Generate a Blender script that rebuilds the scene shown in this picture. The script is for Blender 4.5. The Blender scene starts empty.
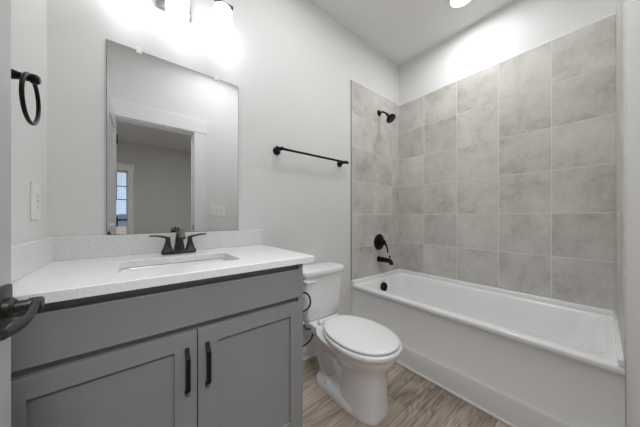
import bpy, bmesh, math, random
from mathutils import Vector, Matrix
random.seed(7)
S = bpy.context.scene
COL = S.collection
PI = math.pi

# ------------------------------------------------------------------ camera, world, lights, exposure
cam = bpy.data.objects.new('camera', bpy.data.cameras.new('camera'))
COL.objects.link(cam)
cam.location = (0, 0, 1.10)
cam.rotation_euler = (PI / 2, 0, math.radians(-38.91))
cam.data.sensor_width = 36
cam.data.lens = 12.815
cam.data.shift_y = 0.0058
cam.data.clip_start = 0.02
S.camera = cam

world = bpy.data.worlds.new('sky'); S.world = world
world.use_nodes = True
wn = world.node_tree.nodes; wl = world.node_tree.links
bgn = wn['Background']
bgn.inputs[0].default_value = (0.55, 0.72, 0.95, 1)
bgn.inputs[1].default_value = 0.3

SHADE_E = 1.0
DISC_E = 3.0
HALL_W = 7.5
SOFT_W = 2.7
DOOR_W = 1.05
DOWN_W = 1.25
S.view_settings.view_transform = 'Standard'
S.view_settings.look = 'None'
S.view_settings.gamma = 1
S.view_settings.use_curve_mapping = False
S.view_settings.exposure = 2.13
S.cycles.max_bounces = 16
S.cycles.diffuse_bounces = 12
S.cycles.glossy_bounces = 8

# added fill light in the room beyond the doorway (behind the camera)
def lamp(name, loc, power, size, rot=(0, 0, 0)):
    l = bpy.data.lights.new(name, 'AREA'); l.shape = 'DISK'; l.size = size; l.energy = power
    l.color = (0.97, 0.985, 1.0)
    o = bpy.data.objects.new(name, l); COL.objects.link(o)
    o.location = loc; o.rotation_euler = rot
    return o
lamp('hall_fill_light', (0.25, -1.1, 2.79), HALL_W, 0.35)  # unseen fill added to even out the light, not a known hall fixture
# second added fill in the hall, tilted through the doorway into the bathroom
l = lamp('doorway_fill_light', (-0.1, -0.85, 2.74), DOOR_W, 0.3)
l.rotation_euler = Vector((0.45, 1.75, -2.2)).to_track_quat('-Z', 'Y').to_euler()
l.data.spread = math.radians(80)
# broad soft fill added under the ceiling on the vanity side, no real fixture
l = lamp('soft_fill_light', (0.75, 0.55, 2.79), SOFT_W, 1.05)
# downward light of the recessed lamp over the tub
l = lamp('recessed_downlight', (1.968, .683, 2.796), DOWN_W, 0.15)
l.data.spread = math.radians(175)

# ------------------------------------------------------------------ main coordinates
YA = 1.452      # wall behind vanity / toilet
YT = 1.444      # tile face on it
YB = -0.061     # bathroom face of the door wall
YBT = -0.055    # tile face on it
YBO = -0.180    # other face of the door wall
XE = -0.288     # left wall
XC = 2.325      # wall behind the tub
XT = 2.315      # tile face on it
XA = 1.536     # tub apron / front edge of tile
ZC = 2.808      # ceiling

# ------------------------------------------------------------------ materials
def mat(name, col, rough=0.5, metal=0.0, spec=0.5, coat=0.0):
    m = bpy.data.materials.new(name); m.use_nodes = True
    b = m.node_tree.nodes['Principled BSDF']
    b.inputs['Base Color'].default_value = (*col, 1)
    b.inputs['Roughness'].default_value = rough
    b.inputs['Metallic'].default_value = metal
    b.inputs['Specular IOR Level'].default_value = spec
    b.inputs['Coat Weight'].default_value = coat
    return m

def N(m, t, **kw):
    n = m.node_tree.nodes.new(t)
    for k, v in kw.items():
        if k in n.inputs: n.inputs[k].default_value = v
        else: setattr(n, k, v)
    return n
def L(m, a, b): m.node_tree.links.new(a, b)
def bsdf(m): return m.node_tree.nodes['Principled BSDF']

def noise_tint(m, c1, c2, scale=3.0, detail=4.0, lo=0.35, hi=0.65, bump=0.0, bscale=60.0, bdist=0.001):
    tc = N(m, 'ShaderNodeTexCoord')
    nz = N(m, 'ShaderNodeTexNoise'); nz.inputs['Scale'].default_value = scale; nz.inputs['Detail'].default_value = detail
    L(m, tc.outputs['Object'], nz.inputs['Vector'])
    r = N(m, 'ShaderNodeValToRGB')
    r.color_ramp.elements[0].position = lo; r.color_ramp.elements[0].color = (*c1, 1)
    r.color_ramp.elements[1].position = hi; r.color_ramp.elements[1].color = (*c2, 1)
    L(m, nz.outputs['Fac'], r.inputs['Fac'])
    L(m, r.outputs['Color'], bsdf(m).inputs['Base Color'])
    if bump:
        n2 = N(m, 'ShaderNodeTexNoise'); n2.inputs['Scale'].default_value = bscale; n2.inputs['Detail'].default_value = 3
        L(m, tc.outputs['Object'], n2.inputs['Vector'])
        bp = N(m, 'ShaderNodeBump'); bp.inputs['Strength'].default_value = bump; bp.inputs['Distance'].default_value = bdist
        L(m, n2.outputs['Fac'], bp.inputs['Height']); L(m, bp.outputs['Normal'], bsdf(m).inputs['Normal'])
    return m

M = {}
M['paint'] = noise_tint(mat('wall_paint', (.7, .69, .67), 0.75, spec=0.3), (.715, .712, .703), (.73, .727, .719), 2.0, bump=0.25, bscale=220, bdist=0.0006)
M['ceil'] = noise_tint(mat('ceiling_paint', (.7, .7, .7), 0.85, spec=0.2), (.77, .768, .758), (.785, .783, .775), 2.0, bump=0.3, bscale=150, bdist=0.0008)
M['hallpaint'] = noise_tint(mat('hall_paint', (.6, .59, .57), 0.8, spec=0.2), (.60, .595, .575), (.62, .615, .595), 2.0)
M['trim'] = noise_tint(mat('white_trim_paint', (.8, .8, .8), 0.35, spec=0.4), (.77, .77, .775), (.79, .79, .795), 3.0)
M['door'] = noise_tint(mat('pale_grey_door_paint', (.5, .5, .5), 0.35, spec=0.4), (.50, .50, .505), (.52, .52, .525), 3.0)
M['porcelain'] = noise_tint(mat('white_porcelain', (.8, .8, .8), 0.09, spec=0.6, coat=0.3), (.82, .82, .825), (.84, .84, .845), 1.5)
M['seatplastic'] = noise_tint(mat('white_seat_plastic', (.8, .8, .8), 0.22), (.81, .81, .81), (.83, .83, .83), 1.5)
M['acrylic'] = noise_tint(mat('white_tub_acrylic', (.8, .8, .8), 0.16, spec=0.5, coat=0.2), (.85, .853, .86), (.865, .868, .875), 1.5)
M['plastic'] = noise_tint(mat('white_plastic', (.8, .8, .8), 0.3), (.80, .80, .79), (.82, .82, .81), 5)
M['slot'] = noise_tint(mat('grey_slot', (.3, .3, .3), 0.6), (.28, .28, .28), (.33, .33, .33), 9)
M['bronze'] = noise_tint(mat('dark_bronze', (.03, .027, .025), 0.3, metal=0.85), (.014, .012, .011), (.026, .022, .020), 40)
M['gunmetal'] = noise_tint(mat('dark_gunmetal', (.06, .06, .06), 0.42, metal=0.85), (.045, .043, .041), (.07, .067, .064), 40)
M['black'] = noise_tint(mat('matte_black_metal', (.006, .006, .006), 0.55, spec=0.15), (.005, .005, .005), (.009, .009, .009), 40)
M['nickel'] = noise_tint(mat('brushed_nickel', (.3, .29, .28), 0.32, metal=1.0), (.26, .25, .24), (.34, .33, .31), 60)
M['cabinet'] = noise_tint(mat('grey_cabinet_paint', (.24, .24, .245), 0.42, spec=0.35), (.212, .213, .217), (.226, .227, .231), 2.5, bump=0.1, bscale=300, bdist=0.0003)
M['edge'] = noise_tint(mat('tile_edge_trim', (.3, .3, .29), 0.35, metal=0.6), (.28, .27, .26), (.36, .35, .34), 20)
M['hose'] = noise_tint(mat('dark_hose', (.02, .02, .02), 0.45), (.015, .015, .015), (.03, .03, .03), 80)
M['caulk'] = noise_tint(mat('white_caulk', (.8, .8, .8), 0.5), (.8, .8, .79), (.84, .84, .83), 20)
M['grout'] = noise_tint(mat('tile_grout', (.62, .6, .57), 0.85), (.68, .665, .64), (.74, .725, .70), 30)

# quartz counter, fine speckle
m = mat('white_quartz', (.8, .8, .8), 0.22, spec=0.5)
tc = N(m, 'ShaderNodeTexCoord'); v = N(m, 'ShaderNodeTexNoise'); v.inputs['Scale'].default_value = 420; v.inputs['Detail'].default_value = 2
L(m, tc.outputs['Object'], v.inputs['Vector'])
r = N(m, 'ShaderNodeValToRGB'); e = r.color_ramp.elements
e[0].position = .32; e[0].color = (.55, .55, .55, 1); e[1].position = .5; e[1].color = (.79, .79, .79, 1)
x = e.new(.72); x.color = (.87, .87, .87, 1)
L(m, v.outputs['Fac'], r.inputs['Fac']); L(m, r.outputs['Color'], bsdf(m).inputs['Base Color'])
M['quartz'] = m

# mirror glass
M['mirror'] = noise_tint(mat('mirror_silver', (.85, .85, .85), 0.005, metal=1.0), (.80, .81, .81), (.81, .82, .82), 1)
M['mirror_edge'] = noise_tint(mat('mirror_glass_edge', (.3, .33, .33), 0.15, metal=0.2), (.25, .27, .27), (.32, .34, .34), 20)

def emit(name, col, strength):
    m = bpy.data.materials.new(name); m.use_nodes = True
    nt = m.node_tree; nt.nodes.clear()
    o = nt.nodes.new('ShaderNodeOutputMaterial'); e = nt.nodes.new('ShaderNodeEmission')
    e.inputs[0].default_value = (*col, 1); e.inputs[1].default_value = strength
    nt.links.new(e.outputs[0], o.inputs[0])
    return m
M['shade'] = emit('lit_opal_glass', (0.975, 0.985, 1.0), SHADE_E)
M['disc'] = emit('lit_diffuser', (0.975, 0.985, 1.0), DISC_E)

# tile: per tile random value in attribute 'rnd'
def tile_mat():
    m = mat('grey_stone_tile', (.4, .39, .37), 0.42, spec=0.4)
    tc = N(m, 'ShaderNodeTexCoord')
    at = N(m, 'ShaderNodeAttribute'); at.attribute_name = 'rnd'
    add = N(m, 'ShaderNodeVectorMath', operation='MULTIPLY_ADD')
    L(m, at.outputs['Fac'], add.inputs[0]); add.inputs[1].default_value = (37, 19, 53)
    L(m, tc.outputs['Object'], add.inputs[2])
    n1 = N(m, 'ShaderNodeTexNoise'); n1.inputs['Scale'].default_value = 4.6; n1.inputs['Detail'].default_value = 9; n1.inputs['Roughness'].default_value = .66; n1.inputs['Distortion'].default_value = .2
    L(m, add.outputs[0], n1.inputs['Vector'])
    n2 = N(m, 'ShaderNodeTexNoise'); n2.inputs['Scale'].default_value = 38; n2.inputs['Detail'].default_value = 5
    L(m, add.outputs[0], n2.inputs['Vector'])
    mixn = N(m, 'ShaderNodeMath', operation='MULTIPLY_ADD'); L(m, n2.outputs['Fac'], mixn.inputs[0]); mixn.inputs[1].default_value = .22; L(m, n1.outputs['Fac'], mixn.inputs[2])
    r = N(m, 'ShaderNodeValToRGB'); e = r.color_ramp.elements
    e[0].position = .40; e[0].color = (.395, .377, .350, 1)
    e[1].position = .84; e[1].color = (.65, .628, .592, 1)
    x = e.new(.58); x.color = (.54, .52, .488, 1)
    L(m, mixn.outputs[0], r.inputs['Fac'])
    hsv = N(m, 'ShaderNodeHueSaturation')
    mr = N(m, 'ShaderNodeMapRange'); mr.inputs['To Min'].default_value = .93; mr.inputs['To Max'].default_value = 1.07
    L(m, at.outputs['Fac'], mr.inputs['Value']); L(m, mr.outputs[0], hsv.inputs['Value'])
    L(m, r.outputs['Color'], hsv.inputs['Color'])
    L(m, hsv.outputs['Color'], bsdf(m).inputs['Base Color'])
    bp = N(m, 'ShaderNodeBump'); bp.inputs['Strength'].default_value = .15; bp.inputs['Distance'].default_value = .001
    L(m, n2.outputs['Fac'], bp.inputs['Height']); L(m, bp.outputs['Normal'], bsdf(m).inputs['Normal'])
    return m
M['tile'] = tile_mat()

def wood_mat():
    m = mat('wood_plank_floor', (.3, .22, .17), 0.42, spec=0.35)
    tc = N(m, 'ShaderNodeTexCoord'); sep = N(m, 'ShaderNodeSeparateXYZ'); L(m, tc.outputs['Object'], sep.inputs[0])
    PW, PL = .178, 1.22
    def math_(op, a, b=None, c=None):
        n = N(m, 'ShaderNodeMath', operation=op)
        for i, q in enumerate((a, b, c)):
            if q is None: continue
            if isinstance(q, (int, float)): n.inputs[i].default_value = q
            else: L(m, q, n.inputs[i])
        return n.outputs[0]
    row = math_('FLOOR', math_('DIVIDE', sep.outputs['Y'], PW))
    wn1 = N(m, 'ShaderNodeTexWhiteNoise', noise_dimensions='1D'); L(m, row, wn1.inputs['W'])
    xs = math_('DIVIDE', math_('MULTIPLY_ADD', wn1.outputs['Value'], PL, sep.outputs['X']), PL)
    colm = math_('FLOOR', xs)
    idv = math_('MULTIPLY_ADD', row, 7.31, math_('MULTIPLY', colm, 3.17))
    wn2 = N(m, 'ShaderNodeTexWhiteNoise', noise_dimensions='1D'); L(m, idv, wn2.inputs['W'])
    off = math_('MULTIPLY', wn2.outputs['Value'], 40.0)
    cmb = N(m, 'ShaderNodeCombineXYZ'); L(m, math_('MULTIPLY_ADD', sep.outputs['X'], 1.0, off), cmb.inputs[0]); L(m, sep.outputs['Y'], cmb.inputs[1]); L(m, off, cmb.inputs[2])
    mp = N(m, 'ShaderNodeMapping'); mp.inputs['Scale'].default_value = (.9, 5.2, 1.0); L(m, cmb.outputs[0], mp.inputs['Vector'])
    nA = N(m, 'ShaderNodeTexNoise'); nA.inputs['Scale'].default_value = 1.5; nA.inputs['Detail'].default_value = 2.0; nA.inputs['Distortion'].default_value = .4
    L(m, mp.outputs[0], nA.inputs['Vector'])
    rings = math_('FRACT', math_('MULTIPLY', nA.outputs['Fac'], 9.0))
    rings = math_('ABSOLUTE', math_('SUBTRACT', rings, .5))
    mp2 = N(m, 'ShaderNodeMapping'); mp2.inputs['Scale'].default_value = (5, 110, 1); L(m, cmb.outputs[0], mp2.inputs['Vector'])
    nB = N(m, 'ShaderNodeTexNoise'); nB.inputs['Scale'].default_value = 1; nB.inputs['Detail'].default_value = 5
    L(m, mp2.outputs[0], nB.inputs['Vector'])
    nC = N(m, 'ShaderNodeTexNoise'); nC.inputs['Scale'].default_value = 2.2; nC.inputs['Detail'].default_value = 3
    L(m, cmb.outputs[0], nC.inputs['Vector'])
    f = math_('MULTIPLY_ADD', rings, .26, math_('MULTIPLY_ADD', nB.outputs['Fac'], .60, math_('MULTIPLY', nC.outputs['Fac'], .42)))
    r = N(m, 'ShaderNodeValToRGB'); e = r.color_ramp.elements
    e[0].position = .42; e[0].color = (.22, .175, .14, 1)
    e[1].position = .84; e[1].color = (.62, .53, .455, 1)
    x = e.new(.60); x.color = (.44, .362, .30, 1)
    L(m, f, r.inputs['Fac'])
    hsv = N(m, 'ShaderNodeHueSaturation'); mr = N(m, 'ShaderNodeMapRange'); mr.inputs['To Min'].default_value = .82; mr.inputs['To Max'].default_value = 1.12
    L(m, wn2.outputs['Value'], mr.inputs['Value']); L(m, mr.outputs[0], hsv.inputs['Value']); L(m, r.outputs['Color'], hsv.inputs['Color'])
    # joints
    fy = math_('FRACT', math_('DIVIDE', sep.outputs['Y'], PW)); fx = math_('FRACT', xs)
    ey = math_('LESS_THAN', math_('MINIMUM', fy, math_('SUBTRACT', 1.0, fy)), .009)
    ex = math_('LESS_THAN', math_('MINIMUM', fx, math_('SUBTRACT', 1.0, fx)), .0013)
    ed = math_('MAXIMUM', ey, ex)
    mx = N(m, 'ShaderNodeMix', data_type='RGBA'); L(m, ed, mx.inputs['Factor']); L(m, hsv.outputs['Color'], mx.inputs['A']); mx.inputs['B'].default_value = (.24, .19, .155, 1)
    L(m, mx.outputs['Result'], bsdf(m).inputs['Base Color'])
    bp = N(m, 'ShaderNodeBump'); bp.inputs['Strength'].default_value = .2; bp.inputs['Distance'].default_value = .001
    L(m, nB.outputs['Fac'], bp.inputs['Height']); L(m, bp.outputs['Normal'], bsdf(m).inputs['Normal'])
    return m
M['wood'] = wood_mat()

def glass_mat():
    m = bpy.data.materials.new('window_glass'); m.use_nodes = True
    nt = m.node_tree; nt.nodes.clear()
    o = nt.nodes.new('ShaderNodeOutputMaterial'); mx = nt.nodes.new('ShaderNodeMixShader'); mx.inputs[0].default_value = .06
    t = nt.nodes.new('ShaderNodeBsdfTransparent'); g = nt.nodes.new('ShaderNodeBsdfGlossy'); g.inputs['Roughness'].default_value = .02
    nt.links.new(t.outputs[0], mx.inputs[1]); nt.links.new(g.outputs[0], mx.inputs[2]); nt.links.new(mx.outputs[0], o.inputs[0])
    return m
M['glass'] = glass_mat()
M['blind'] = noise_tint(mat('blind_slat', (.7, .7, .7), 0.5), (.62, .64, .66), (.68, .70, .72), 8)
M['darkframe'] = noise_tint(mat('dark_window_frame', (.05, .06, .08), 0.4), (.03, .04, .055), (.05, .06, .08), 8)
M['soil'] = noise_tint(mat('tan_ground', (.5, .36, .27), 0.9), (.62, .36, .20), (.80, .55, .36), 0.8)
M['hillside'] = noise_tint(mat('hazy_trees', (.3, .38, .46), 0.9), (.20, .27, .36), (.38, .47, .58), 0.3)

# ------------------------------------------------------------------ mesh helpers (world coordinates)
def bx(bm, x0, x1, y0, y1, z0, z1, bev=0.0, seg=2, mi=0):
    vs = [bm.verts.new(p) for p in ((x0, y0, z0), (x1, y0, z0), (x1, y1, z0), (x0, y1, z0), (x0, y0, z1), (x1, y0, z1), (x1, y1, z1), (x0, y1, z1))]
    fs = [bm.faces.new([vs[i] for i in f]) for f in ((3, 2, 1, 0), (4, 5, 6, 7), (0, 1, 5, 4), (1, 2, 6, 5), (2, 3, 7, 6), (3, 0, 4, 7))]
    for f in fs: f.material_index = mi
    if bev > 0:
        es = list({e for f in fs for e in f.edges})
        r = bmesh.ops.bevel(bm, geom=es, offset=bev, segments=seg, affect='EDGES', profile=.5)
        for f in r['faces']: f.material_index = mi
    return vs

def box(*a, **k):
    bm = bmesh.new(); bx(bm, *a, **k); return bm

def tube(bm, pts, rad, n=16, cap=True, up=None, rads=None):
    pts = [Vector(p) for p in pts]; rings = []
    prev = None
    for i, p in enumerate(pts):
        if i == 0: t = pts[1] - pts[0]
        elif i == len(pts) - 1: t = pts[-1] - pts[-2]
        else: t = (pts[i + 1] - p).normalized() + (p - pts[i - 1]).normalized()
        t.normalize()
        if prev is None:
            a = Vector((0, 0, 1)) if abs(t.z) < .9 else Vector((1, 0, 0))
            u = t.cross(a).normalized()
        else:
            u = (prev - t * prev.dot(t)).normalized()
        prev = u; w = t.cross(u)
        rr = rads[i] if rads else rad
        ra, rb = rr if isinstance(rr, tuple) else (rr, rr)
        rings.append([bm.verts.new(p + u * math.cos(2 * PI * k / n) * ra + w * math.sin(2 * PI * k / n) * rb) for k in range(n)])
    for a, b in zip(rings, rings[1:]):
        for k in range(n): bm.faces.new((a[k], a[(k + 1) % n], b[(k + 1) % n], b[k]))
    if cap:
        bm.faces.new(rings[0][::-1]); bm.faces.new(rings[-1])
    return rings

def lathe(bm, prof, origin, axis='Z', n=40, closed=False):
    """prof: (r, h) along axis from origin. axis vector or letter"""
    ax = {'X': Vector((1, 0, 0)), 'Y': Vector((0, 1, 0)), 'Z': Vector((0, 0, 1)), '-Y': Vector((0, -1, 0)), '-Z': Vector((0, 0, -1)), '-X': Vector((-1, 0, 0))}[axis] if isinstance(axis, str) else Vector(axis).normalized()
    a = Vector((0, 0, 1)) if abs(ax.z) < .9 else Vector((1, 0, 0))
    u = ax.cross(a).normalized(); w = ax.cross(u); O = Vector(origin)
    rings = []
    for r, h in prof:
        if r < 1e-6: rings.append([bm.verts.new(O + ax * h)])
        else: rings.append([bm.verts.new(O + ax * h + (u * math.cos(2 * PI * k / n) + w * math.sin(2 * PI * k / n)) * r) for k in range(n)])
    for a_, b_ in zip(rings, rings[1:]):
        for k in range(n):
            k2 = (k + 1) % n
            if len(a_) == 1 and len(b_) == 1: continue
            if len(a_) == 1: bm.faces.new((a_[0], b_[k2], b_[k]))
            elif len(b_) == 1: bm.faces.new((a_[k], a_[k2], b_[0]))
            else: bm.faces.new((a_[k], a_[k2], b_[k2], b_[k]))
    if not closed:
        if len(rings[0]) > 1: bm.faces.new(rings[0][::-1])
        if len(rings[-1]) > 1: bm.faces.new(rings[-1])

def loft(bm, sections, cap0=True, cap1=True):
    rings = [[bm.verts.new(p) for p in s] for s in sections]
    n = len(rings[0])
    for a, b in zip(rings, rings[1:]):
        for k in range(n): bm.faces.new((a[k], a[(k + 1) % n], b[(k + 1) % n], b[k]))
    if cap0: bm.faces.new(rings[0][::-1])
    if cap1: bm.faces.new(rings[-1])
    return rings

def rrect(x0, x1, y0, y1, r, z, n=6):
    out = []
    r = min(r, (x1 - x0) / 2 - 1e-4, (y1 - y0) / 2 - 1e-4)
    for cx, cy, a0 in ((x1 - r, y1 - r, 0), (x0 + r, y1 - r, 90), (x0 + r, y0 + r, 180), (x1 - r, y0 + r, 270)):
        for k in range(n + 1):
            a = math.radians(a0 + 90 * k / n)
            out.append(Vector((cx + r * math.cos(a), cy + r * math.sin(a), z)))
    return out

def build(name, bm, m, parent=None, smooth=False, angle=35, label=None, origin=None):
    """m: material or list. Parent: Empty/mesh object; coordinates are world"""
    bmesh.ops.recalc_face_normals(bm, faces=bm.faces[:])
    me = bpy.data.meshes.new(name)
    root = parent
    while root is not None and root.parent is not None: root = root.parent
    if root is None:
        if origin is None:
            xs = [v.co.x for v in bm.verts]; ys = [v.co.y for v in bm.verts]; zs = [v.co.z for v in bm.verts]
            origin = ((min(xs) + max(xs)) / 2, (min(ys) + max(ys)) / 2, min(zs))
        off = Vector(origin)
    else:
        off = Vector(root.location)
    bmesh.ops.translate(bm, verts=bm.verts[:], vec=-off)
    bm.to_mesh(me); bm.free()
    for mm in (m if isinstance(m, (list, tuple)) else [m]): me.materials.append(mm)
    if smooth:
        for p in me.polygons: p.use_smooth = True
        if angle: 
            try: me.set_sharp_from_angle(angle=math.radians(angle))
            except Exception: pass
    o = bpy.data.objects.new(name, me); COL.objects.link(o)
    if parent is None: o.location = off
    else: o.parent = parent
    if label: o['label'] = label
    return o

def struct(name, bm, m, parent=None, **k):
    o = build(name, bm, m, parent, **k)
    if parent is None: o['kind'] = 'structure'
    return o

def thing(name, label, cat, loc, group=None):
    o = bpy.data.objects.new(name, None); COL.objects.link(o)
    o.location = loc; o['label'] = label; o['category'] = cat; o.empty_display_size = .05
    if group: o['group'] = group
    return o

def subsurf(o, lv=2):
    s = o.modifiers.new('sub', 'SUBSURF'); s.levels = lv; s.render_levels = lv

# ------------------------------------------------------------------ room shell
HX0, HX1, HY0 = -2.2, 2.6, -3.87     # room beyond the doorway
struct('floor', box(HX0, XC + .12, HY0, YA + .12, -.1, 0), M['wood'], origin=(0, 0, 0))
struct('ceiling', box(HX0, XC + .4, HY0, YA + .12, ZC, ZC + .1), M['ceil'], origin=(0, 0, 0))
struct('wall_far', box(XE - .12, XC + .12, YA, YA + .12, 0, ZC), M['paint'], origin=(0, 0, 0))
struct('wall_left', box(XE - .12, XE, YBO, YA, 0, ZC), M['paint'], origin=(0, 0, 0))
struct('wall_right', box(XC, XC + .12, YBO, YA, 0, ZC), M['paint'], origin=(0, 0, 0))
DX0, DX1, DZ = -.186, .514, 2.066
bm = bmesh.new()
bx(bm, XE, DX0 - .018, YBO, YB, 0, ZC)
bx(bm, DX1 + .018, XC, YBO, YB, 0, ZC)
bx(bm, DX0 - .018, DX1 + .018, YBO, YB, DZ + .018, ZC)
struct('wall_near', bm, M['paint'], origin=(0, 0, 0))
wall_far = bpy.data.objects['wall_far']; wall_right = bpy.data.objects['wall_right']; wall_near = bpy.data.objects['wall_near']
# room beyond the doorway
bm = bmesh.new(); WX0, WX1, WZ0, WZ1 = -1.10, -.150, .45, 2.15
bx(bm, HX0, WX0, HY0 - .12, HY0, 0, ZC); bx(bm, WX1, HX1, HY0 - .12, HY0, 0, ZC)
bx(bm, WX0, WX1, HY0 - .12, HY0, 0, WZ0); bx(bm, WX0, WX1, HY0 - .12, HY0, WZ1, ZC)
struct('wall_hall_far', bm, M['hallpaint'], origin=(0, 0, 0))
struct('wall_hall_left', box(HX0 - .12, HX0, HY0, YBO, 0, ZC), M['hallpaint'], origin=(0, 0, 0))
struct('wall_hall_right', box(HX1, HX1 + .12, HY0, YBO, 0, ZC), M['hallpaint'], origin=(0, 0, 0))
struct('wall_hall_near', box(HX0, XE - .12, YBO, YBO + .1, 0, ZC), M['hallpaint'], origin=(0, 0, 0))
struct('wall_hall_corner', box(XC + .12, HX1, YBO, YBO + .1, 0, ZC), M['hallpaint'], origin=(0, 0, 0))

# window of the room beyond
w = struct('window_1', box(WX0 - .09, WX1 + .115, HY0, HY0 + .02, WZ1, WZ1 + .15, bev=.002), M['trim'], origin=(0, 0, 0))
bm = bmesh.new()
bx(bm, WX1, WX1 + .1, HY0, HY0 + .018, WZ0 - .02, WZ1, bev=.002); bx(bm, WX0 - .09, WX0, HY0, HY0 + .018, WZ0 - .02, WZ1, bev=.002)
bx(bm, WX0 - .11, WX1 + .13, HY0, HY0 + .05, WZ0 - .045, WZ0 - .02, bev=.002)
build('window_casing', bm, M['trim'], w)
bm = bmesh.new()
fy0, fy1 = HY0 - .09, HY0 - .055
for a in ((WX0, WX0 + .025, WZ0, WZ1), (WX1 - .025, WX1, WZ0, WZ1), (WX0, WX1, WZ0, WZ0 + .04), (WX0, WX1, WZ1 - .04, WZ1)):
    bx(bm, a[0], a[1], fy0, fy1, a[2], a[3])
build('sash', bm, M['trim'], w)
bm = bmesh.new()
for a in ((WX0, WX1, 1.02, 1.06),):
    bx(bm, a[0], a[1], fy0, fy1, a[2], a[3])
for k in range(1, 5): bx(bm, WX0 + (WX1 - WX0) * k / 5 - .006, WX0 + (WX1 - WX0) * k / 5 + .006, fy0 + .01, fy1 - .01, 1.5, WZ1)
for z in (1.5, 1.8): bx(bm, WX0, WX1, fy0 + .01, fy1 - .01, z - .008, z + .008)
build('window_frame', bm, M['darkframe'], w)
build('window_pane', box(WX0 + .03, WX1 - .03, HY0 - .076, HY0 - .072, WZ0 + .03, WZ1 - .03), M['glass'], w)
bl = thing('window_blind', 'pale blue-grey slatted blind in the window reflected in the mirror', 'blind', (-.62, HY0 - .03, 1.05))
bm = bmesh.new()
z = 1.075
while z < WZ1 - .04:
    bx(bm, WX0 + .012, WX1 - .012, HY0 - .042, HY0 - .020, z, z + .0025); z += .027
build('slats', bm, M['blind'], bl)
build('head_rail', box(WX0 + .008, WX1 - .008, HY0 - .045, HY0 - .015, WZ1 - .035, WZ1 - .002, bev=.002), M['blind'], bl)
build('bottom_rail', box(WX0 + .012, WX1 - .012, HY0 - .042, HY0 - .02, 1.06, 1.073, bev=.002), M['blind'], bl)
o = struct('ground', box(-30, 30, -45, HY0 - .4, -.5, -.3), M['soil'])
bm = bmesh.new()
for i in range(60):
    x = -30 + i; h = 1.1 + .35 * math.sin(i * .9) + .3 * random.random()
    bx(bm, x, x + 1.01, -44.5, -43.5, -.3, h + .4)
o = build('distant_tree_line', bm, M['hillside']); o['kind'] = 'stuff'; o['label'] = 'hazy line of trees far outside the window'; o['category'] = 'trees'

# door casing, jamb, door leaf
bm = bmesh.new()
bx(bm, DX0 - .018, DX0, YBO - .002, YB + .002, 0, DZ + .018); bx(bm, DX1, DX1 + .018, YBO - .002, YB + .002, 0, DZ + .018)
bx(bm, DX0, DX1, YBO - .002, YB + .002, DZ, DZ + .018)
bx(bm, DX0, DX0 + .011, YB - .075, YB - .038, 0, DZ, bev=.001); bx(bm, DX1 - .011, DX1, YB - .075, YB - .038, 0, DZ, bev=.001)
bx(bm, DX0, DX1, YB - .075, YB - .038, DZ - .011, DZ, bev=.001)
j = struct('trim_1', bm, M['trim'], origin=(0, 0, 0))
build('strike_plate', box(DX1 - .0015, DX1 + .001, YB - .034, YB - .004, .95, 1.01), M['black'], j, label='small black strike plate')
bm = bmesh.new()
CY1 = YB + .018
bx(bm, DX1 + .006, .630, YB, CY1, 0, DZ + .012, bev=.002)
bx(bm, XE + .001, DX0 - .006, YB, CY1, 0, DZ + .012, bev=.002)
bx(bm, XE + .001, .640, YB, CY1 + .003, DZ + .0125, DZ + .165, bev=.002)
struct('trim_2', bm, M['trim'], origin=(0, 0, 0))
bm = bmesh.new()
bx(bm, DX1 + .006, .600, YBO - .018, YBO, 0, DZ + .012); bx(bm, DX0 - .1, DX0 - .006, YBO - .018, YBO, 0, DZ + .012)
bx(bm, DX0 - .11, .610, YBO - .02, YBO, DZ + .0125, DZ + .15)
struct('trim_3', bm, M['trim'], origin=(0, 0, 0))

# door leaf: built closed-frame local (x along leaf 0..W from hinge, y thickness 0..-.035, z), then rotated
W_, T_, H_ = .680, .035, 2.03
def door_bm():
    bm = bmesh.new()
    st, tr, lr0, lr1, br = .11, .115, .86, 1.02, .2
    bx(bm, 0, st, 0, T_, 0, H_, bev=.0015); bx(bm, W_ - st, W_, 0, T_, 0, H_, bev=.0015)
    for z0, z1 in ((0, br), (lr0, lr1), (H_ - tr, H_)): bx(bm, st, W_ - st, .0002, T_ - .0002, z0, z1)
    bx(bm, st, W_ - st, .010, T_ - .010, br, lr0); bx(bm, st, W_ - st, .010, T_ - .010, lr1, H_ - tr)
    # sloped sticking around the panels on both faces
    for z0, z1 in ((br, lr0), (lr1, H_ - tr)):
        for yf, yp in ((0.0005, .010), (T_ - .0005, T_ - .010)):
            a = [(st, z0), (W_ - st, z0), (W_ - st, z1), (st, z1)]
            s = .016
            b = [(st + s, z0 + s), (W_ - st - s, z0 + s), (W_ - st - s, z1 - s), (st + s, z1 - s)]
            va = [bm.verts.new((p[0], yf, p[1])) for p in a]; vb = [bm.verts.new((p[0], yp, p[1])) for p in b]
            for k in range(4): bm.faces.new((va[k], va[(k + 1) % 4], vb[(k + 1) % 4], vb[k]))
    return bm
phi = math.radians(91.3)
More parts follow.
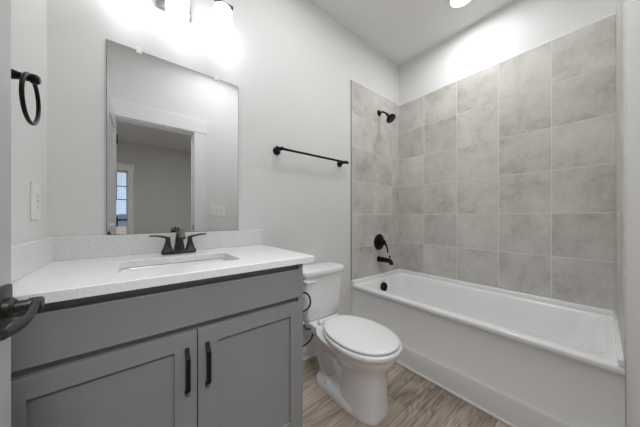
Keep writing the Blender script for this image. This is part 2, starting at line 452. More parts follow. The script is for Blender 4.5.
# hinge point at (DX0, YB); the leaf's room side face (local y=0) ends up on the +X side
DM = Matrix.Translation((DX0 + .038, YB + .006, .012)) @ Matrix.Rotation(phi, 4, 'Z')
def dbm(bm):
    bmesh.ops.transform(bm, matrix=DM, verts=bm.verts[:]); return bm
leaf = struct('door_1', dbm(door_bm()), M['door'], origin=(DX0 + .038, YB + .006, 0))
HZ = .963 - .012; HXl = W_ - .062
def lever(side):
    s = -1 if side == 'room' else 1
    y0 = 0 if s < 0 else T_
    bm = bmesh.new()
    yy = sorted((y0, y0 + s * .009)); bx(bm, HXl - .031, HXl + .031, yy[0], yy[1], HZ - .031, HZ + .031, bev=.002)
    h = build('door_handle', dbm(bm), M['gunmetal'], leaf, smooth=True)
    bm = bmesh.new()
    tube(bm, [(HXl, y0 + s * .009, HZ), (HXl, y0 + s * .036, HZ)], .0088, n=24)
    lathe(bm, [(.015, 0), (.015, .006), (.012, .01)], (HXl, y0 + s * .009, HZ), '-Y' if s < 0 else 'Y')
    lathe(bm, [(.0105, 0), (.0105, .012), (.009, .014), (0, .014)], (HXl, y0 + s * .032, HZ), '-Y' if s < 0 else 'Y')
    pts, rads = [], []
    for k in range(13):
        t = k / 12
        pts.append((HXl - .008 + .006 - t * .125, y0 + s * (.0385 + .004 * math.sin(t * PI)), HZ + .002 - .006 * math.sin(t * PI * .9)))
        rads.append((.0048, .0085 - .0025 * t))
    tube(bm, pts, .01, n=20, rads=rads)
    build('lever', dbm(bm), M['gunmetal'], h, smooth=True)
lever('room'); lever('wall')
for z in (.2, 1.0, 1.8):
    bm = bmesh.new(); tube(bm, [(-.008, -.004, z), (-.008, -.004, z + .09)], .006, n=12)
    build('hinge', dbm(bm), M['black'], leaf, smooth=True)

# baseboards
def baseb(bm, x0, x1, y0, y1):
    bx(bm, x0, x1, y0, y1, .0, .135, bev=.003)
bm = bmesh.new(); bx(bm, .61, XA - .002, YA - .014, YA, 0, .15, bev=.003); bx(bm, .61, XA - .03, YA - .026, YA - .014, 0, .018, bev=.005)
struct('baseboard_far', bm, M['trim'], origin=(0, 0, 0))
bm = bmesh.new(); bx(bm, .632, XA - .012, YB, YB + .012, 0, .135, bev=.003)
struct('baseboard_near', bm, M['trim'], origin=(0, 0, 0))
bm = bmesh.new(); bx(bm, XE, XE + .014, YB + .022, .84, 0, .135, bev=.003)
struct('baseboard_left', bm, M['trim'], origin=(0, 0, 0))
bm = bmesh.new(); bx(bm, HX0, HX1, HY0, HY0 + .014, 0, .135, bev=.003)
struct('baseboard_hall', bm, M['trim'], origin=(0, 0, 0))
struct('trim_4', box(XA - .014, XA - .001, YB + .013, YA - .027, 0, .018, bev=.006, seg=3), M['caulk'], origin=(0, 0, 0))

# ------------------------------------------------------------------ wall tiles (each wall's tiling one part)
ZT = 2.361; T = .308; G = .005
rows = [ZT - i * T for i in range(7)]
rows[6] = .521
def tiles(name, parent, us, plane, face, depth, flip, seed):
    """us: joint positions along the wall; plane 'x' or 'y'; face: face coordinate; depth: wall coordinate"""
    rnd = random.Random(seed)
    bm = bmesh.new(); lay = bm.verts.layers.float.new('rnd')
    lo, hi = min(us), max(us)
    back = face + (depth - face) * .25
    def B(u0, u1, z0, z1, f0, f1, bev, mi, val):
        n0 = len(bm.verts)
        f0, f1 = sorted((f0, f1)); u0, u1 = sorted((u0, u1))
        if plane == 'x': bx(bm, f0, f1, u0, u1, z0, z1, bev=bev, seg=1, mi=mi)
        else: bx(bm, u0, u1, f0, f1, z0, z1, bev=bev, seg=1, mi=mi)
        bm.verts.ensure_lookup_table()
        for v in bm.verts[n0:]: v[lay] = val
    B(lo, hi, rows[-1], rows[0], face + (depth - face) * .12, depth, 0, 1, 0)
    for i in range(6):
        for k in range(len(us) - 1):
            a, b = sorted((us[k], us[k + 1]))
            B(a + G / 2, b - G / 2, rows[i + 1] + G / 2, rows[i] - G / 2, face, back, .0012, 0, rnd.random())
    return build(name, bm, [M['tile'], M['grout']], parent)
tiles('tile_surround', wall_right, [YT + .001, 1.158, .848, .536, .229, YBT], 'x', XT, XC, 1, 3)
tiles('tile_surround', wall_far, [XA + .003, 1.848, 2.179, XT], 'y', YT, YA, 1, 5)
tiles('tile_surround', wall_near, [XA + .003, 1.848, 2.179, XT], 'y', YBT, YB, -1, 8)
for (y0, y1, par) in ((YT - .001, YA, wall_far), (YB, YBT + .001, wall_near)):
    bm = bmesh.new(); bx(bm, XA, XA + .003, y0, y1, rows[-1], ZT)
    build('tile_edge_trim', bm, M['edge'] if par is wall_far else M['grout'], par)
bm = bmesh.new()
bx(bm, XT - .001, XC, YBT, YT, ZT, ZT + .005); build('tile_edge_trim', bm, M['caulk'], wall_right)
bm = bmesh.new(); bx(bm, XA, XT, YT - .001, YA, ZT, ZT + .005); build('tile_edge_trim', bm, M['caulk'], wall_far)
bm = bmesh.new(); bx(bm, XA, XT, YB, YBT + .001, ZT, ZT + .005); build('tile_edge_trim', bm, M['caulk'], wall_near)

# ------------------------------------------------------------------ bathtub
tub = thing('bathtub', 'long white alcove bathtub with a stepped apron between grey tiled walls', 'bathtub', (1.925, .694, 0))
TX1, TY0, TY1 = XC - .0005, YB + .0005, YA - .0005
RZ = .487
bm = bmesh.new()
# front apron profile extruded along y: (x, z)
def outer(z, dx, r=.004): return rrect(XA + dx, TX1, TY0, TY1, r, z, 6)
ox0 = XA
secs = [outer(.003, .0), outer(.138, .0), outer(.150, .004), outer(.165, .018), outer(.43, .014), outer(.452, .010), outer(.458, .002),
        outer(.462, .0, .006), outer(.476, .0, .008), outer(.484, .003, .010), outer(RZ, .010, .014)]
# basin outline sections going down
def inner(x0, x1, y0, y1, r, z): return rrect(x0, x1, y0, y1, r, z, 6)
ins = [inner(1.604, 2.270, -.020, 1.400, .07, RZ), inner(1.612, 2.264, -.010, 1.392, .07, RZ - .003), inner(1.620, 2.258, .002, 1.384, .075, RZ - .014),
       inner(1.630, 2.248, .03, 1.373, .085, .40), inner(1.642, 2.234, .10, 1.353, .10, .28), inner(1.655, 2.219, .17, 1.333, .11, .18),
       inner(1.675, 2.195, .23, 1.303, .12, .135), inner(1.725, 2.145, .30, 1.25, .12, .118), inner(1.81, 2.05, .5, 1.12, .1, .115)]
loft(bm, secs + ins, cap0=True, cap1=True)
shell = build('tub_shell', bm, M['acrylic'], tub, smooth=True, angle=50)
# raised lip along the three walls
bm = bmesh.new()
def lip(path_in, path_out, z0, z1):
    pass
w_ = .031
for (a, b) in (((TX1 - w_, TX1), (TY0, TY1)),):
    bx(bm, a[0], a[1], b[0], b[1], RZ - .002, .5195, bev=.007, seg=3)
bx(bm, XA + .004, TX1 - w_ + .008, TY1 - w_, TY1, RZ - .002, .5195, bev=.007, seg=3)
bx(bm, XA + .004, TX1 - w_ + .008, TY0, TY0 + .021, RZ - .002, .5195, bev=.005, seg=3)
build('tub_lip', bm, M['acrylic'], tub, smooth=True, angle=50)
# overflow
ofy = 1.363
bm = bmesh.new(); lathe(bm, [(.0, -.01), (.040, -.01), (.042, .0), (.042, .010), (.036, .015), (.012, .015), (.010, .019), (0, .019)], (1.912, ofy - .004, .412), Vector((0, -1, .12)))
build('overflow_plate', bm, M['black'], tub, smooth=True, label='round black overflow cover')
bm = bmesh.new(); lathe(bm, [(.0, 0), (.034, 0), (.034, .004), (.028, .007), (.024, .007), (.024, .012), (.02, .016), (0, .016)], (1.92, 1.11, .1155), 'Z')
build('tub_drain', bm, M['black'], tub, smooth=True)

# ------------------------------------------------------------------ shower fittings
def fit_escutcheon(bm, o, r, h, axis='-Y'):
    lathe(bm, [(r, 0), (r, h * .35), (r * .93, h * .7), (r * .6, h), (0, h)], o, axis)
sh = thing('wall_shower', 'dark bronze shower head on a bent arm high on the tile', 'shower head', (1.946, YT, 2.172))
bm = bmesh.new(); lathe(bm, [(.031, 0), (.031, .004), (.026, .010), (.014, .015), (0, .015)], (1.946, YT, 2.172), '-Y'); build('flange', bm, M['bronze'], sh, smooth=True)
bm = bmesh.new()
arm = [(1.946, YT, 2.172)] + [(1.946 + .006 * t, YT - .025 - .068 * t, 2.172 - .045 * t * t) for t in [i / 8 for i in range(9)]]
tube(bm, arm, .0085, n=16)
build('shower_arm', bm, M['bronze'], sh, smooth=True)
bm = bmesh.new(); ax = Vector((.05, -.62, -.78)).normalized()
P0 = Vector(arm[-1])
lathe(bm, [(0, -.012), (.012, -.01), (.0155, .0), (.012, .012), (.014, .02), (.017, .024), (.022, .038), (.043, .055), (.048, .062), (.048, .075), (.044, .079), (.0, .079)], P0, ax)
build('spray_head', bm, M['bronze'], sh, smooth=True)
bm = bmesh.new(); lathe(bm, [(0, .0785), (.037, .0785), (.037, .082), (0, .082)], P0, ax); build('spray_face', bm, M['gunmetal'], sh, smooth=True)

VX, VZ = 1.946, .845
va = thing('shower_valve', 'round dark bronze shower valve plate with a lever handle', 'shower valve', (VX, YT, VZ))
bm = bmesh.new(); lathe(bm, [(.082, 0), (.083, .004), (.079, .010), (.060, .014), (.036, .018), (0, .018)], (VX, YT, VZ), '-Y', n=56); build('escutcheon', bm, M['bronze'], va, smooth=True)
bm = bmesh.new(); lathe(bm, [(.031, .015), (.029, .03), (.024, .052), (.026, .056), (.026, .066), (.020, .072), (0, .073)], (VX, YT, VZ), '-Y'); build('valve_hub', bm, M['bronze'], va, smooth=True)
bm = bmesh.new()
pts = [(VX + .012 + .028 * math.sin(t * 1.3), YT - .06 - .018 * math.sin(t * PI * .6), VZ + .004 - .105 * t) for t in [i / 10 for i in range(11)]]
tube(bm, pts, .01, n=16, rads=[(.011 - .004 * t / 10, .008) for t in range(11)])
build('valve_lever', bm, M['bronze'], va, smooth=True)

SPX, SPZ = 1.940, .672
sp = thing('tub_spout', 'dark bronze tub spout with a diverter knob above the tub rim', 'tub spout', (SPX, YT, SPZ))
bm = bmesh.new()
pts = [(SPX, YT, SPZ), (SPX, YT - .02, SPZ), (SPX, YT - .08, SPZ), (SPX, YT - .125, SPZ - .001), (SPX, YT - .142, SPZ - .008), (SPX, YT - .150, SPZ - .024), (SPX, YT - .151, SPZ - .036)]
tube(bm, pts, .024, n=24, rads=[.031, .027, .0245, .023, .0215, .020, .0205])
build('spout_body', bm, M['bronze'], sp, smooth=True)
bm = bmesh.new(); lathe(bm, [(.005, 0), (.005, .016), (.009, .02), (.009, .028), (.006, .031), (0, .031)], (SPX, YT - .132, SPZ + .018), 'Z', n=20); build('diverter_knob', bm, M['bronze'], sp, smooth=True)

# ------------------------------------------------------------------ vanity cabinet
CX0, CX1, CYF, CYB = -.276, .606, .877, YA - .002
FY = CYF + .020      # face frame plane
vc = thing('vanity_cabinet', 'grey painted vanity cabinet with two recessed-panel doors below the white top', 'cabinet', (.165, 1.16, 0))
bm = bmesh.new()
bx(bm, CX0, CX0 + .018, FY, CYB, .0, .888); bx(bm, CX1 - .018, CX1, FY, CYB, .0, .888)
bx(bm, CX0 + .018, CX1 - .018, FY + .01, CYB, .10, .118); bx(bm, CX0 + .018, CX1 - .018, CYB - .01, CYB, .118, .888)
build('carcass', bm, M['cabinet'], vc)
bm = bmesh.new()
bx(bm, CX0 + .018, CX0 + .05, FY, FY + .019, .10, .888); bx(bm, CX1 - .05, CX1 - .018, FY, FY + .019, .10, .888)
bx(bm, CX0 + .05, CX1 - .05, FY, FY + .019, .845, .888); bx(bm, CX0 + .05, CX1 - .05, FY, FY + .019, .700, .745); bx(bm, CX0 + .05, CX1 - .05, FY, FY + .019, .10, .135)
bx(bm, CX1 - .024, CX1 - .0005, CYF + .002, FY, .7103, .7317)
bx(bm, CX1 - .024, CX1 - .0005, CYF + .002, FY, .8625, .888)
build('face_frame', bm, M['cabinet'], vc)
build('toe_kick', box(CX0 + .018, CX1 - .018, FY + .06, FY + .072, .0, .10), M['cabinet'], vc)
build('false_drawer_front', box(CX0 + .002, CX1 - .001, CYF, FY, .732, .860, bev=.002), M['cabinet'], vc)
def shaker(x0, x1, z0, z1):
    bm = bmesh.new(); st, rl = .066, .055
    bx(bm, x0, x0 + st, CYF, FY - .0005, z0, z1, bev=.0015); bx(bm, x1 - st, x1, CYF, FY - .0005, z0, z1, bev=.0015)
    bx(bm, x0 + st - .001, x1 - st + .001, CYF, FY - .0005, z0, z0 + .064, bev=.001); bx(bm, x0 + st - .001, x1 - st + .001, CYF, FY - .0005, z1 - rl, z1, bev=.001)
    bx(bm, x0 + st - .002, x1 - st + .002, CYF + .010, FY - .003, z0 + .062, z1 - rl + .002)
    return bm
def pull(x, z0, z1):
    bm = bmesh.new(); y = CYF
    # bar with splayed feet: side profile (y,z) swept in x
    prof = [(y, z0), (y - .024, z0 + .018), (y - .030, z0 + .024), (y - .030, z1 - .024), (y - .024, z1 - .018), (y, z1),
            (y, z1 - .014), (y - .016, z1 - .026), (y - .020, z1 - .032), (y - .020, z0 + .032), (y - .016, z0 + .026), (y, z0 + .014)]
    a = [bm.verts.new((x - .0065, p[0], p[1])) for p in prof]; b = [bm.verts.new((x + .0065, p[0], p[1])) for p in prof]
    n = len(prof)
    for k in range(n): bm.faces.new((a[k], a[(k + 1) % n], b[(k + 1) % n], b[k]))
    for s in (a, b):
        for q in ((0, 1, 10, 11), (1, 2, 9, 10), (2, 3, 8, 9), (3, 4, 7, 8), (4, 5, 6, 7)):
            bm.faces.new([s[i] for i in q])
    return bm
mid = .165
dl = build('cabinet_door', shaker(CX0 + .002, mid - .0015, .112, .710), M['cabinet'], vc)
dr = build('cabinet_door', shaker(mid + .0015, CX1 - .001, .112, .710), M['cabinet'], vc)
build('door_pull', pull(.133, .506, .660), M['black'], dl, label='matte black bar pull'); build('door_pull', pull(.196, .506, .660), M['black'], dr, label='matte black bar pull')

# ------------------------------------------------------------------ countertop + splashes
KX0, KX1, KY0, KY1, KZ0, KZ1 = XE + .001, .657, .857, YA - .001, .8885, .917
SX0, SX1, SY0, SY1 = -.051, .360, .990, 1.248
ct = thing('countertop', 'white speckled quartz vanity top with a sink cut-out', 'countertop', (.18, 1.15, KZ0))
bm = bmesh.new()
n = 6
def rr(x0, x1, y0, y1, r, z): return rrect(x0, x1, y0, y1, r, z, n)
so = [rr(KX0, KX1, KY0, KY1, .002, KZ0), rr(KX0, KX1, KY0, KY1, .002, KZ1 - .002), rr(KX0 + .002, KX1 - .002, KY0 + .002, KY1 - .002, .003, KZ1)]
si = [rr(SX0, SX1, SY0, SY1, .025, KZ1), rr(SX0 + .002, SX1 - .002, SY0 + .002, SY1 - .002, .025, KZ1 - .002), rr(SX0 + .002, SX1 - .002, SY0 + .002, SY1 - .002, .025, KZ0)]
rings = loft(bm, so + si, cap0=False, cap1=False)
a, b = rings[0], rings[-1]
for k in range(len(a)): bm.faces.new((a[k], a[(k + 1) % len(a)], b[(k + 1) % len(a)], b[k]))
build('slab', bm, M['quartz'], ct)
bs = build('backsplash', box(KX0 + .0, .656, YA - .021, YA - .001, KZ1, 1.0165, bev=.002), M['quartz'])
bs['label'] = 'long white quartz backsplash strip under the mirror'; bs['category'] = 'backsplash'
ss_ = build('side_splash', box(KX0, KX0 + .02, KY0 + .002, YA - .0215, KZ1, 1.0165, bev=.002), M['quartz'])
ss_['label'] = 'short white quartz splash against the left wall'; ss_['category'] = 'backsplash'

sk = thing('sink_basin', 'rectangular white undermount sink below the faucet', 'sink', (.155, 1.12, .76))
bm = bmesh.new()
ss = [rr(SX0 - .02, SX1 + .02, SY0 - .02, SY1 + .02, .04, KZ0 - .003), rr(SX0 - .003, SX1 + .003, SY0 - .003, SY1 + .003, .03, KZ0 - .0025), rr(SX0 + .0, SX1 - .0, SY0 + .0, SY1 - .0, .03, KZ0 - .008),
      rr(SX0 + .006, SX1 - .006, SY0 + .006, SY1 - .006, .04, .82), rr(SX0 + .016, SX1 - .016, SY0 + .016, SY1 - .016, .05, .78), rr(SX0 + .04, SX1 - .04, SY0 + .035, SY1 - .035, .06, .757), rr(.10, .21, 1.07, 1.17, .045, .748)]
oo = [rr(.10, .21, 1.07, 1.17, .045, .735), rr(SX0 + .03, SX1 - .03, SY0 + .03, SY1 - .03, .06, .742), rr(SX0 - .008, SX1 + .008, SY0 - .008, SY1 + .008, .04, .83), rr(SX0 - .02, SX1 + .02, SY0 - .02, SY1 + .02, .04, KZ0 - .012)]
rg = loft(bm, ss + oo, cap0=False, cap1=False)
a, b = rg[0], rg[-1]
for k in range(len(a)): bm.faces.new((a[k], b[k], b[(k + 1) % len(a)], a[(k + 1) % len(a)]))
build('basin', bm, M['porcelain'], sk, smooth=True, angle=50)
bm = bmesh.new(); lathe(bm, [(0, -.008), (.022, -.008), (.026, .003), (.02, .004), (.018, .008), (0, .009)], (.155, 1.12, .7465), 'Z'); build('sink_drain', bm, M['gunmetal'], sk, smooth=True)

# ------------------------------------------------------------------ faucet
FX, FYc, FZ = .171, 1.355, KZ1
fa = thing('sink_faucet', 'dark two-handle faucet standing behind the sink', 'faucet', (FX, FYc, FZ))
bm = bmesh.new(); loft(bm, [rr(FX - .075, FX + .075, FYc - .026, FYc + .026, .02, FZ), rr(FX - .075, FX + .075, FYc - .026, FYc + .026, .02, FZ + .010), rr(FX - .070, FX + .070, FYc - .021, FYc + .021, .018, FZ + .015)])
build('base_plate', bm, M['gunmetal'], fa, smooth=True)
bm = bmesh.new()
def rsec(c, hw, hd, t):   # rectangular section centred c, half width in x, half depth along direction t rotated (in yz plane)
    c = Vector(c); d = Vector((0, -t[1], t[0]))  # perpendicular in yz; t=(ty,tz)
    d = Vector((0, t[1], -t[0]))
    q = [];
    for sx, sd in ((1, 1), (.82, 1.12), (-.82, 1.12), (-1, 1), (-1, -1), (-.82, -1.12), (.82, -1.12), (1, -1)):
        q.append(c + Vector((sx * hw, 0, 0)) + d * (sd * hd))
    return q
path = [(FYc, FZ + .012, .0235, .021, (0, 1)), (FYc - .001, FZ + .045, .019, .016, (0, 1)), (FYc - .003, FZ + .085, .0145, .0125, (-.1, .99)), (FYc - .010, FZ + .106, .0125, .010, (-.55, .83)),
        (FYc - .026, FZ + .114, .0125, .0075, (-.95, .1)), (FYc - .060, FZ + .106, .013, .0065, (-.96, -.27)), (FYc - .092, FZ + .092, .0135, .006, (-.9, -.43)), (FYc - .106, FZ + .084, .0135, .006, (-.8, -.6))]
loft(bm, [rsec((FX, y, z), hw, hd, t) for y, z, hw, hd, t in path])
build('spout', bm, M['gunmetal'], fa, smooth=True, angle=30)
for s in (-1, 1):
    bm = bmesh.new(); hx = FX + s * .051
    def sq(cx, hw, z, r): return rrect(cx - hw, cx + hw, FYc - hw, FYc + hw, r, z, 3)
    loft(bm, [sq(hx, .0255, FZ + .012, .010), sq(hx - s * .001, .0205, FZ + .022, .008), sq(hx - s * .002, .0145, FZ + .042, .006), sq(hx - s * .003, .0105, FZ + .066, .005), sq(hx - s * .003, .0105, FZ + .080, .005)])
    # lever
    pts, rads = [], []
    for k in range(11):
        t = k / 10
        pts.append((hx + s * (-.010 + .080 * t), FYc - .004 - .020 * t, FZ + .079 + .015 * math.sin(t * PI * .55)))
        rads.append((.0100 - .002 * t, .0062 - .0026 * t))
    tube(bm, pts, .01, n=14, rads=rads)
    build('faucet_handle', bm, M['gunmetal'], fa, smooth=True, angle=40)
bm = bmesh.new(); tube(bm, [(FX, FYc + .028, FZ), (FX, FYc + .028, FZ + .118)], .0028, n=10)
lathe(bm, [(.004, 0), (.0065, .004), (.0065, .012), (0, .015)], (FX, FYc + .028, FZ + .116), 'Z', n=16)
build('drain_lift_rod', bm, M['gunmetal'], fa, smooth=True)

# ------------------------------------------------------------------ mirror
MX0, MX1, MZ0, MZ1 = -.108, .503, 1.0172, 1.928
mi = thing('wall_mirror', 'frameless rectangular mirror standing on the backsplash above the sink', 'mirror', ((MX0 + MX1) / 2, YA, MZ0))
build('mirror_backing', box(MX0, MX1, YA - .0062, YA - .001, MZ0, MZ1), M['mirror_edge'], mi)
build('mirror_glass', box(MX0 + .0025, MX1 - .0025, YA - .0075, YA - .006, MZ0 + .0025, MZ1 - .0025), M['mirror'], mi)
for x in (.011, .369):
    bm = bmesh.new(); bx(bm, x - .011, x + .011, YA - .013, YA - .001, MZ1 - .016, MZ1 + .016, bev=.003)
    lathe(bm, [(.004, 0), (.004, .002), (0, .003)], (x, YA - .012, MZ1 + .006), '-Y', n=12)
    build('mirror_clip', bm, M['plastic'], mi, label='small clear white clip on the top edge')

# ------------------------------------------------------------------ vanity light
LX, LY, LZ = .160, 1.330, 2.295
vl = thing('vanity_light', 'three-shade vanity light with glowing white shades above the mirror', 'wall light', (LX, YA, LZ))
build('wall_canopy', box(LX - .081, LX + .079, YA - .028, YA - .001, 2.188, 2.315, bev=.003), M['nickel'], vl)
bm = bmesh.new(); bx(bm, LX - .272, LX + .272, LY - .009, LY + .009, LZ - .007, LZ + .007, bev=.002)
tube(bm, [(LX, YA - .027, LZ), (LX, LY, LZ)], .009, n=14)
build('light_bar', bm, M['gunmetal'], vl, smooth=True)
for k in (-1, 0, 1):
    x = LX + k * .217
    bm = bmesh.new(); lathe(bm, [(.012, .0), (.020, -.004), (.024, -.012), (.026, -.020)], (x, LY, LZ - .006), 'Z', n=28)
    f = build('shade_fitter', bm, M['gunmetal'], vl, smooth=True)
    bm = bmesh.new()
    prof = [(.020, -.018), (.034, -.022), (.044, -.032), (.049, -.050), (.050, -.075), (.050, -.236), (.047, -.236), (.047, -.06), (.03, -.028), (.018, -.024)]
    lathe(bm, prof, (x, LY, LZ), 'Z', n=36)
    build('glass_shade', bm, M['shade'], vl, smooth=True, label='glowing white opal glass shade')

# ------------------------------------------------------------------ recessed ceiling light
rl = thing('recessed_light', 'lit round recessed light in the ceiling over the tub', 'ceiling light', (1.968, .683, ZC))
bm = bmesh.new(); lathe(bm, [(.078, 0), (.088, .0), (.090, .004), (.080, .008), (.078, .006)], (1.968, .683, ZC), '-Z', n=48, closed=True); build('trim_ring', bm, M['plastic'], rl, smooth=True)
bm = bmesh.new(); lathe(bm, [(0, .001), (.079, .001), (.079, .005), (0, .005)], (1.968, .683, ZC), '-Z', n=48); build('lit_diffuser', bm, M['disc'], rl)

# ------------------------------------------------------------------ towel bar
tb = thing('towel_bar', 'straight dark towel bar on the wall above the toilet', 'towel bar', (1.07, YA, 1.57))
BZ = 1.570; BY = YA - .072
bm = bmesh.new(); tube(bm, [(.745, BY, BZ), (1.415, BY, BZ)], .0085, n=18)
for x, s in ((.745, -1), (1.415, 1)): lathe(bm, [(.0085, -.004), (.0125, 0), (.0125, .008), (.008, .013), (0, .014)], (x, BY, BZ), 'X' if s > 0 else '-X', n=18)
build('bar', bm, M['bronze'], tb, smooth=True)
for x in (.776, 1.392):
    bm = bmesh.new(); lathe(bm, [(.029, 0), (.029, .005), (.024, .012), (.0115, .022), (.0095, .05), (.0125, .06), (.0135, .072), (.0115, .083), (0, .086)], (x, YA, BZ), '-Y', n=28)
    build('post', bm, M['bronze'], tb, smooth=True)

# ------------------------------------------------------------------ towel ring on the left wall
RY, RZt = .985, 1.481
tr_ = thing('towel_ring', 'dark towel ring hanging on the left wall beside the door', 'towel ring', (XE, RY, RZt))
bm = bmesh.new(); lathe(bm, [(.029, 0), (.029, .004), (.025, .010), (.013, .030), (.0095, .045), (.0095, .060), (.013, .064), (.013, .074), (.009, .080), (0, .081)], (XE, RY, RZt), 'X', n=28); build('post', bm, M['bronze'], tr_, smooth=True)
bm = bmesh.new(); R0 = .064
pts = [(XE + .063 , RY + R0 * math.sin(a), RZt - R0 + .006 + R0 * math.cos(a)) for a in [2 * PI * i / 56 for i in range(57)]]
tube(bm, pts, .0047, n=12, cap=False)
build('ring', bm, M['bronze'], tr_, smooth=True)

# ------------------------------------------------------------------ outlet plate on the left wall
ox, oy, oz = XE, 1.297, 1.158
ol = thing('wall_outlet', 'white wall outlet plate on the left wall above the vanity top', 'outlet', (ox, oy, oz))
build('plate', box(ox, ox + .006, oy - .041, oy + .041, oz - .067, oz + .067, bev=.002), M['plastic'], ol)
build('receptacle', box(ox + .005, ox + .0085, oy - .017, oy + .017, oz - .034, oz + .034, bev=.001), M['plastic'], ol)
bm = bmesh.new()
for dz in (-.02, .02):
    for dy in (-.006, .006): bx(bm, ox + .0083, ox + .0089, oy + dy - .001, oy + dy + .001, oz + dz - .004, oz + dz + .004)
    lathe(bm, [(.0022, 0), (.0022, .0006)], (ox + .0083, oy, oz + dz - .009), 'X', n=10)
bx(bm, ox + .0083, ox + .0089, oy - .006, oy + .006, oz - .003, oz + .003)
build('slots', bm, M['slot'], ol)

# switch plate on the door wall, seen in the mirror
sw = thing('switch_plate', 'white triple switch plate on the door wall, seen in the mirror', 'switch', (.775, YB, 1.18))
build('plate', box(.688, .862, YB, YB + .006, 1.117, 1.243, bev=.002), M['plastic'], sw)
for k in (-1, 0, 1):
    build('rocker', box(.775 + k * .046 - .016, .775 + k * .046 + .016, YB + .005, YB + .010, 1.147, 1.213, bev=.002), M['plastic'], sw)

# ------------------------------------------------------------------ toilet
TXc = 1.040
to = thing('toilet', 'white two-piece toilet with closed lid between the vanity and the tub', 'toilet', (TXc, 1.07, 0))
def egg(z, yf, yb, hw, k=.42, pw=2.3, n=40, back=.8):
    """plan outline: rounded front at yf, squarer back at yb; widest at fraction k from the back"""
    out = []; ym = yb - (yb - yf) * k
    for i in range(n):
        a = 2 * PI * i / n
        c, s = math.cos(a), math.sin(a)
        ex = 2 / pw
        x = math.copysign(abs(c) ** ex, c) * hw
        if s < 0: y = ym - (abs(s) ** ex) * (ym - yf)
        else:
            y = ym + (abs(s) ** (ex * back)) * (yb - ym)
            x *= 1
        out.append(Vector((TXc + x, y, z)))
    return out
# pedestal and bowl
bm = bmesh.new()
secs = [egg(.0, .745, 1.04, .108, .5, 2.8), egg(.012, .741, 1.04, .110, .5, 2.8), egg(.03, .743, 1.03, .106, .5, 2.8), egg(.10, .744, 1.00, .099, .5, 2.6), egg(.18, .742, 1.01, .098, .5, 2.6), egg(.235, .735, 1.06, .104, .5, 2.4),
        egg(.275, .716, 1.14, .128, .48, 2.3), egg(.31, .694, 1.19, .154, .48, 2.25), egg(.335, .682, 1.22, .174, .48, 2.2), egg(.355, .677, 1.23, .181, .48, 2.2), egg(.364, .677, 1.23, .181, .48, 2.2), egg(.371, .683, 1.225, .175, .48, 2.2)]
loft(bm, secs)
build('bowl', bm, M['porcelain'], to, smooth=True, angle=60)
# rear deck that carries the tank, sloping down to the trapway
bm = bmesh.new()
TK = .020
def rr2(hw, y0, y1, r, z): return rrect(TXc - hw, TXc + hw, y0 + .018, y1 + .018, r, z, 5)
loft(bm, [rr2(.055, 1.10, 1.24, .04, .20), rr2(.072, 1.08, 1.34, .05, .26), rr2(.098, 1.07, 1.395, .05, .31), rr2(.112, 1.06, 1.405, .05, .345), rr2(.115, 1.06, 1.405, .05, .368), rr2(.110, 1.06, 1.40, .05, .374)])
build('rear_deck', bm, M['porcelain'], to, smooth=True, angle=60)
# trapway
bm = bmesh.new()
tp = [(TXc, .88, .15), (TXc, 1.0, .205), (TXc, 1.10, .235), (TXc, 1.18, .235), (TXc, 1.225, .19), (TXc, 1.22, .12), (TXc, 1.185, .06), (TXc, 1.16, .02)]
# smooth path by subdivision
def smooth_path(p, it=3):
    p = [Vector(q) for q in p]
    for _ in range(it):
        q = [p[0]]
        for a, b in zip(p, p[1:]): q += [a * .75 + b * .25, a * .25 + b * .75]
        q.append(p[-1]); p = q
    return p
sp_ = smooth_path(tp)
tube(bm, sp_, .06, n=24, rads=[(.066, .050)] * len(sp_))
build('trapway', bm, M['porcelain'], to, smooth=True, angle=60)
# foot plate
bm = bmesh.new()
def foot(z, g): return rrect(TXc - .115 + g, TXc + .115 - g, .82 + g, 1.245 - g, .09, z, 8)
loft(bm, [foot(.0, 0), foot(.028, .0), foot(.040, .006), foot(.048, .022), foot(.052, .05)])
build('foot', bm, M['porcelain'], to, smooth=True, angle=60)
for s in (-1, 1):
    bm = bmesh.new(); lathe(bm, [(.019, 0), (.018, .010), (.012, .018), (0, .021)], (TXc + s * .088, 1.10, .044), 'Z', n=22)
    build('bolt_cap', bm, M['seatplastic'], to, smooth=True)
# seat and lid
def slab(z0, z1, g, dome=0, hole=False):
    bm = bmesh.new()
    yf, yb, hw = .664 + g, 1.168, .187 - g
    ss = [egg(z0, yf + .004, yb - .003, hw - .004, .54, 2.1, 40, 1.0), egg(z0 + .004, yf, yb, hw, .54, 2.1, 40, 1.0), egg(z1 - .005, yf, yb, hw, .54, 2.1, 40, 1.0), egg(z1 - .001, yf + .004, yb - .004, hw - .004, .54, 2.1, 40, 1.0), egg(z1 + dome * .5, yf + .03, yb - .03, hw - .03, .54, 2.1, 40, 1.0), egg(z1 + dome, yf + .12, yb - .12, hw - .11, .54, 2.1, 40, 1.0)]
    loft(bm, ss); return bm
build('toilet_seat', slab(.3720, .3990, -.003), M['seatplastic'], to, smooth=True, angle=60)
build('toilet_lid', slab(.4030, .4185, .007, .004), M['seatplastic'], to, smooth=True, angle=60)
bm = bmesh.new(); tube(bm, [(TXc - .085, 1.195, .398), (TXc + .085, 1.195, .398)], .010, n=16)
bx(bm, TXc - .09, TXc - .05, 1.178, 1.210, .374, .400, bev=.006); bx(bm, TXc + .05, TXc + .09, 1.178, 1.210, .374, .400, bev=.006)
build('seat_hinge', bm, M['seatplastic'], to, smooth=True)
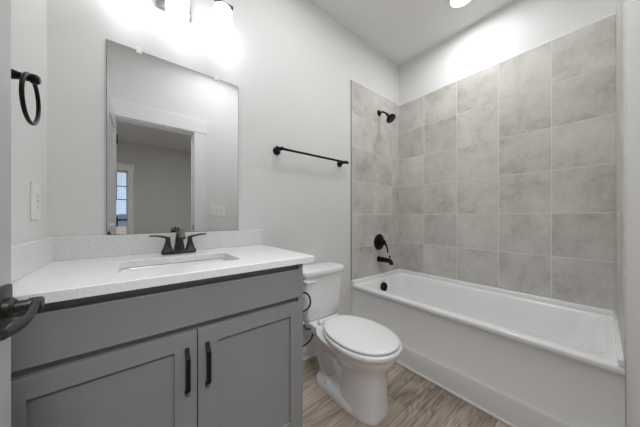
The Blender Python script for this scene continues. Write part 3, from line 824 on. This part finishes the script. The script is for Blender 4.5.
# tank
bm = bmesh.new()
def tk2(hw, y0, y1, r, z):
    # denser front so that the bow is smooth
    pts = []
    hw += .003; y0 += .018; y1 += .018
    base = rrect(TXc + TK - hw, TXc + TK + hw, y0, y1, r, z, 7)
    n = len(base)
    for i, p in enumerate(base):
        pts.append(p); q = base[(i + 1) % n]
        if (q - p).length > .15:
            for t in (.2, .4, .6, .8): pts.append(p.lerp(q, t))
    o = []
    for p in pts:
        q = p.copy()
        if p.y < (y0 + y1) / 2: q.y -= .014 * max(0, 1 - ((p.x - TXc - TK) / hw) ** 2)
        o.append(q)
    return o
loft(bm, [tk2(.135, 1.27, 1.395, .04, .372), tk2(.150, 1.258, 1.405, .045, .376), tk2(.160, 1.250, 1.408, .04, .39), tk2(.167, 1.243, 1.410, .036, .45), tk2(.178, 1.237, 1.412, .034, .60), tk2(.184, 1.234, 1.412, .034, .688)])
build('tank', bm, M['porcelain'], to, smooth=True, angle=60)
bm = bmesh.new()
loft(bm, [tk2(.186, 1.230, 1.414, .036, .6885), tk2(.193, 1.222, 1.418, .038, .692), tk2(.195, 1.220, 1.420, .04, .700), tk2(.196, 1.219, 1.421, .04, .716), tk2(.194, 1.221, 1.419, .04, .726), tk2(.186, 1.229, 1.411, .036, .734), tk2(.17, 1.245, 1.395, .03, .7355)])
build('tank_lid', bm, M['porcelain'], to, smooth=True, angle=60)
bm = bmesh.new(); lx = TXc - .155
lathe(bm, [(.012, -.012), (.012, .006), (.009, .012), (0, .012)], (lx, 1.25, .662), '-Y', n=18)
tube(bm, [(lx - .006, 1.234, .662), (lx + .02, 1.230, .662), (lx + .045, 1.228, .661), (lx + .066, 1.230, .660)], .008, n=12, rads=[(.007, .009), (.006, .009), (.005, .009), (.004, .007)])
build('flush_lever', bm, M['seatplastic'], to, smooth=True)

# water supply hose and valve
sl = thing('water_supply_hose', 'thin dark looping water hose between the vanity and the toilet tank', 'hose', (.80, YA, .19))
hp = [(.80, YA - .035, .20), (.79, YA - .08, .22), (.76, 1.30, .30), (.74, 1.22, .45), (.76, 1.20, .495), (.827, 1.197, .495), (.880, 1.197, .515), (.888, 1.197, .555), (.870, 1.197, .600), (.827, 1.197, .625), (.77, 1.20, .61), (.73, 1.24, .5), (.77, 1.26, .3), (.82, 1.262, .240), (.873, 1.262, .233), (.935, 1.262, .248), (.957, 1.262, .29), (.945, 1.262, .33), (.905, 1.265, .335), (.900, 1.285, .345), (.900, 1.30, .368)]
bm = bmesh.new(); hp = smooth_path(hp); tube(bm, hp, .0062, n=12)
build('hose', bm, M['hose'], sl, smooth=True)
bm = bmesh.new(); lathe(bm, [(.0105, .0), (.0105, .012), (.007, .0135), (.0, .0135)], (.900, 1.30, .3605), 'Z', n=12); build('coupling_nut', bm, M['plastic'], sl, smooth=True)
bm = bmesh.new(); lathe(bm, [(.026, 0), (.024, .005), (.010, .008), (.009, .05), (0, .052)], (.80, YA - .0145, .20), '-Y', n=20)
lathe(bm, [(.006, 0), (.006, .02), (.014, .022), (.014, .03), (0, .031)], (.80, YA - .05, .20), '-X', n=16)
build('shutoff_valve', bm, M['nickel'], sl, smooth=True)
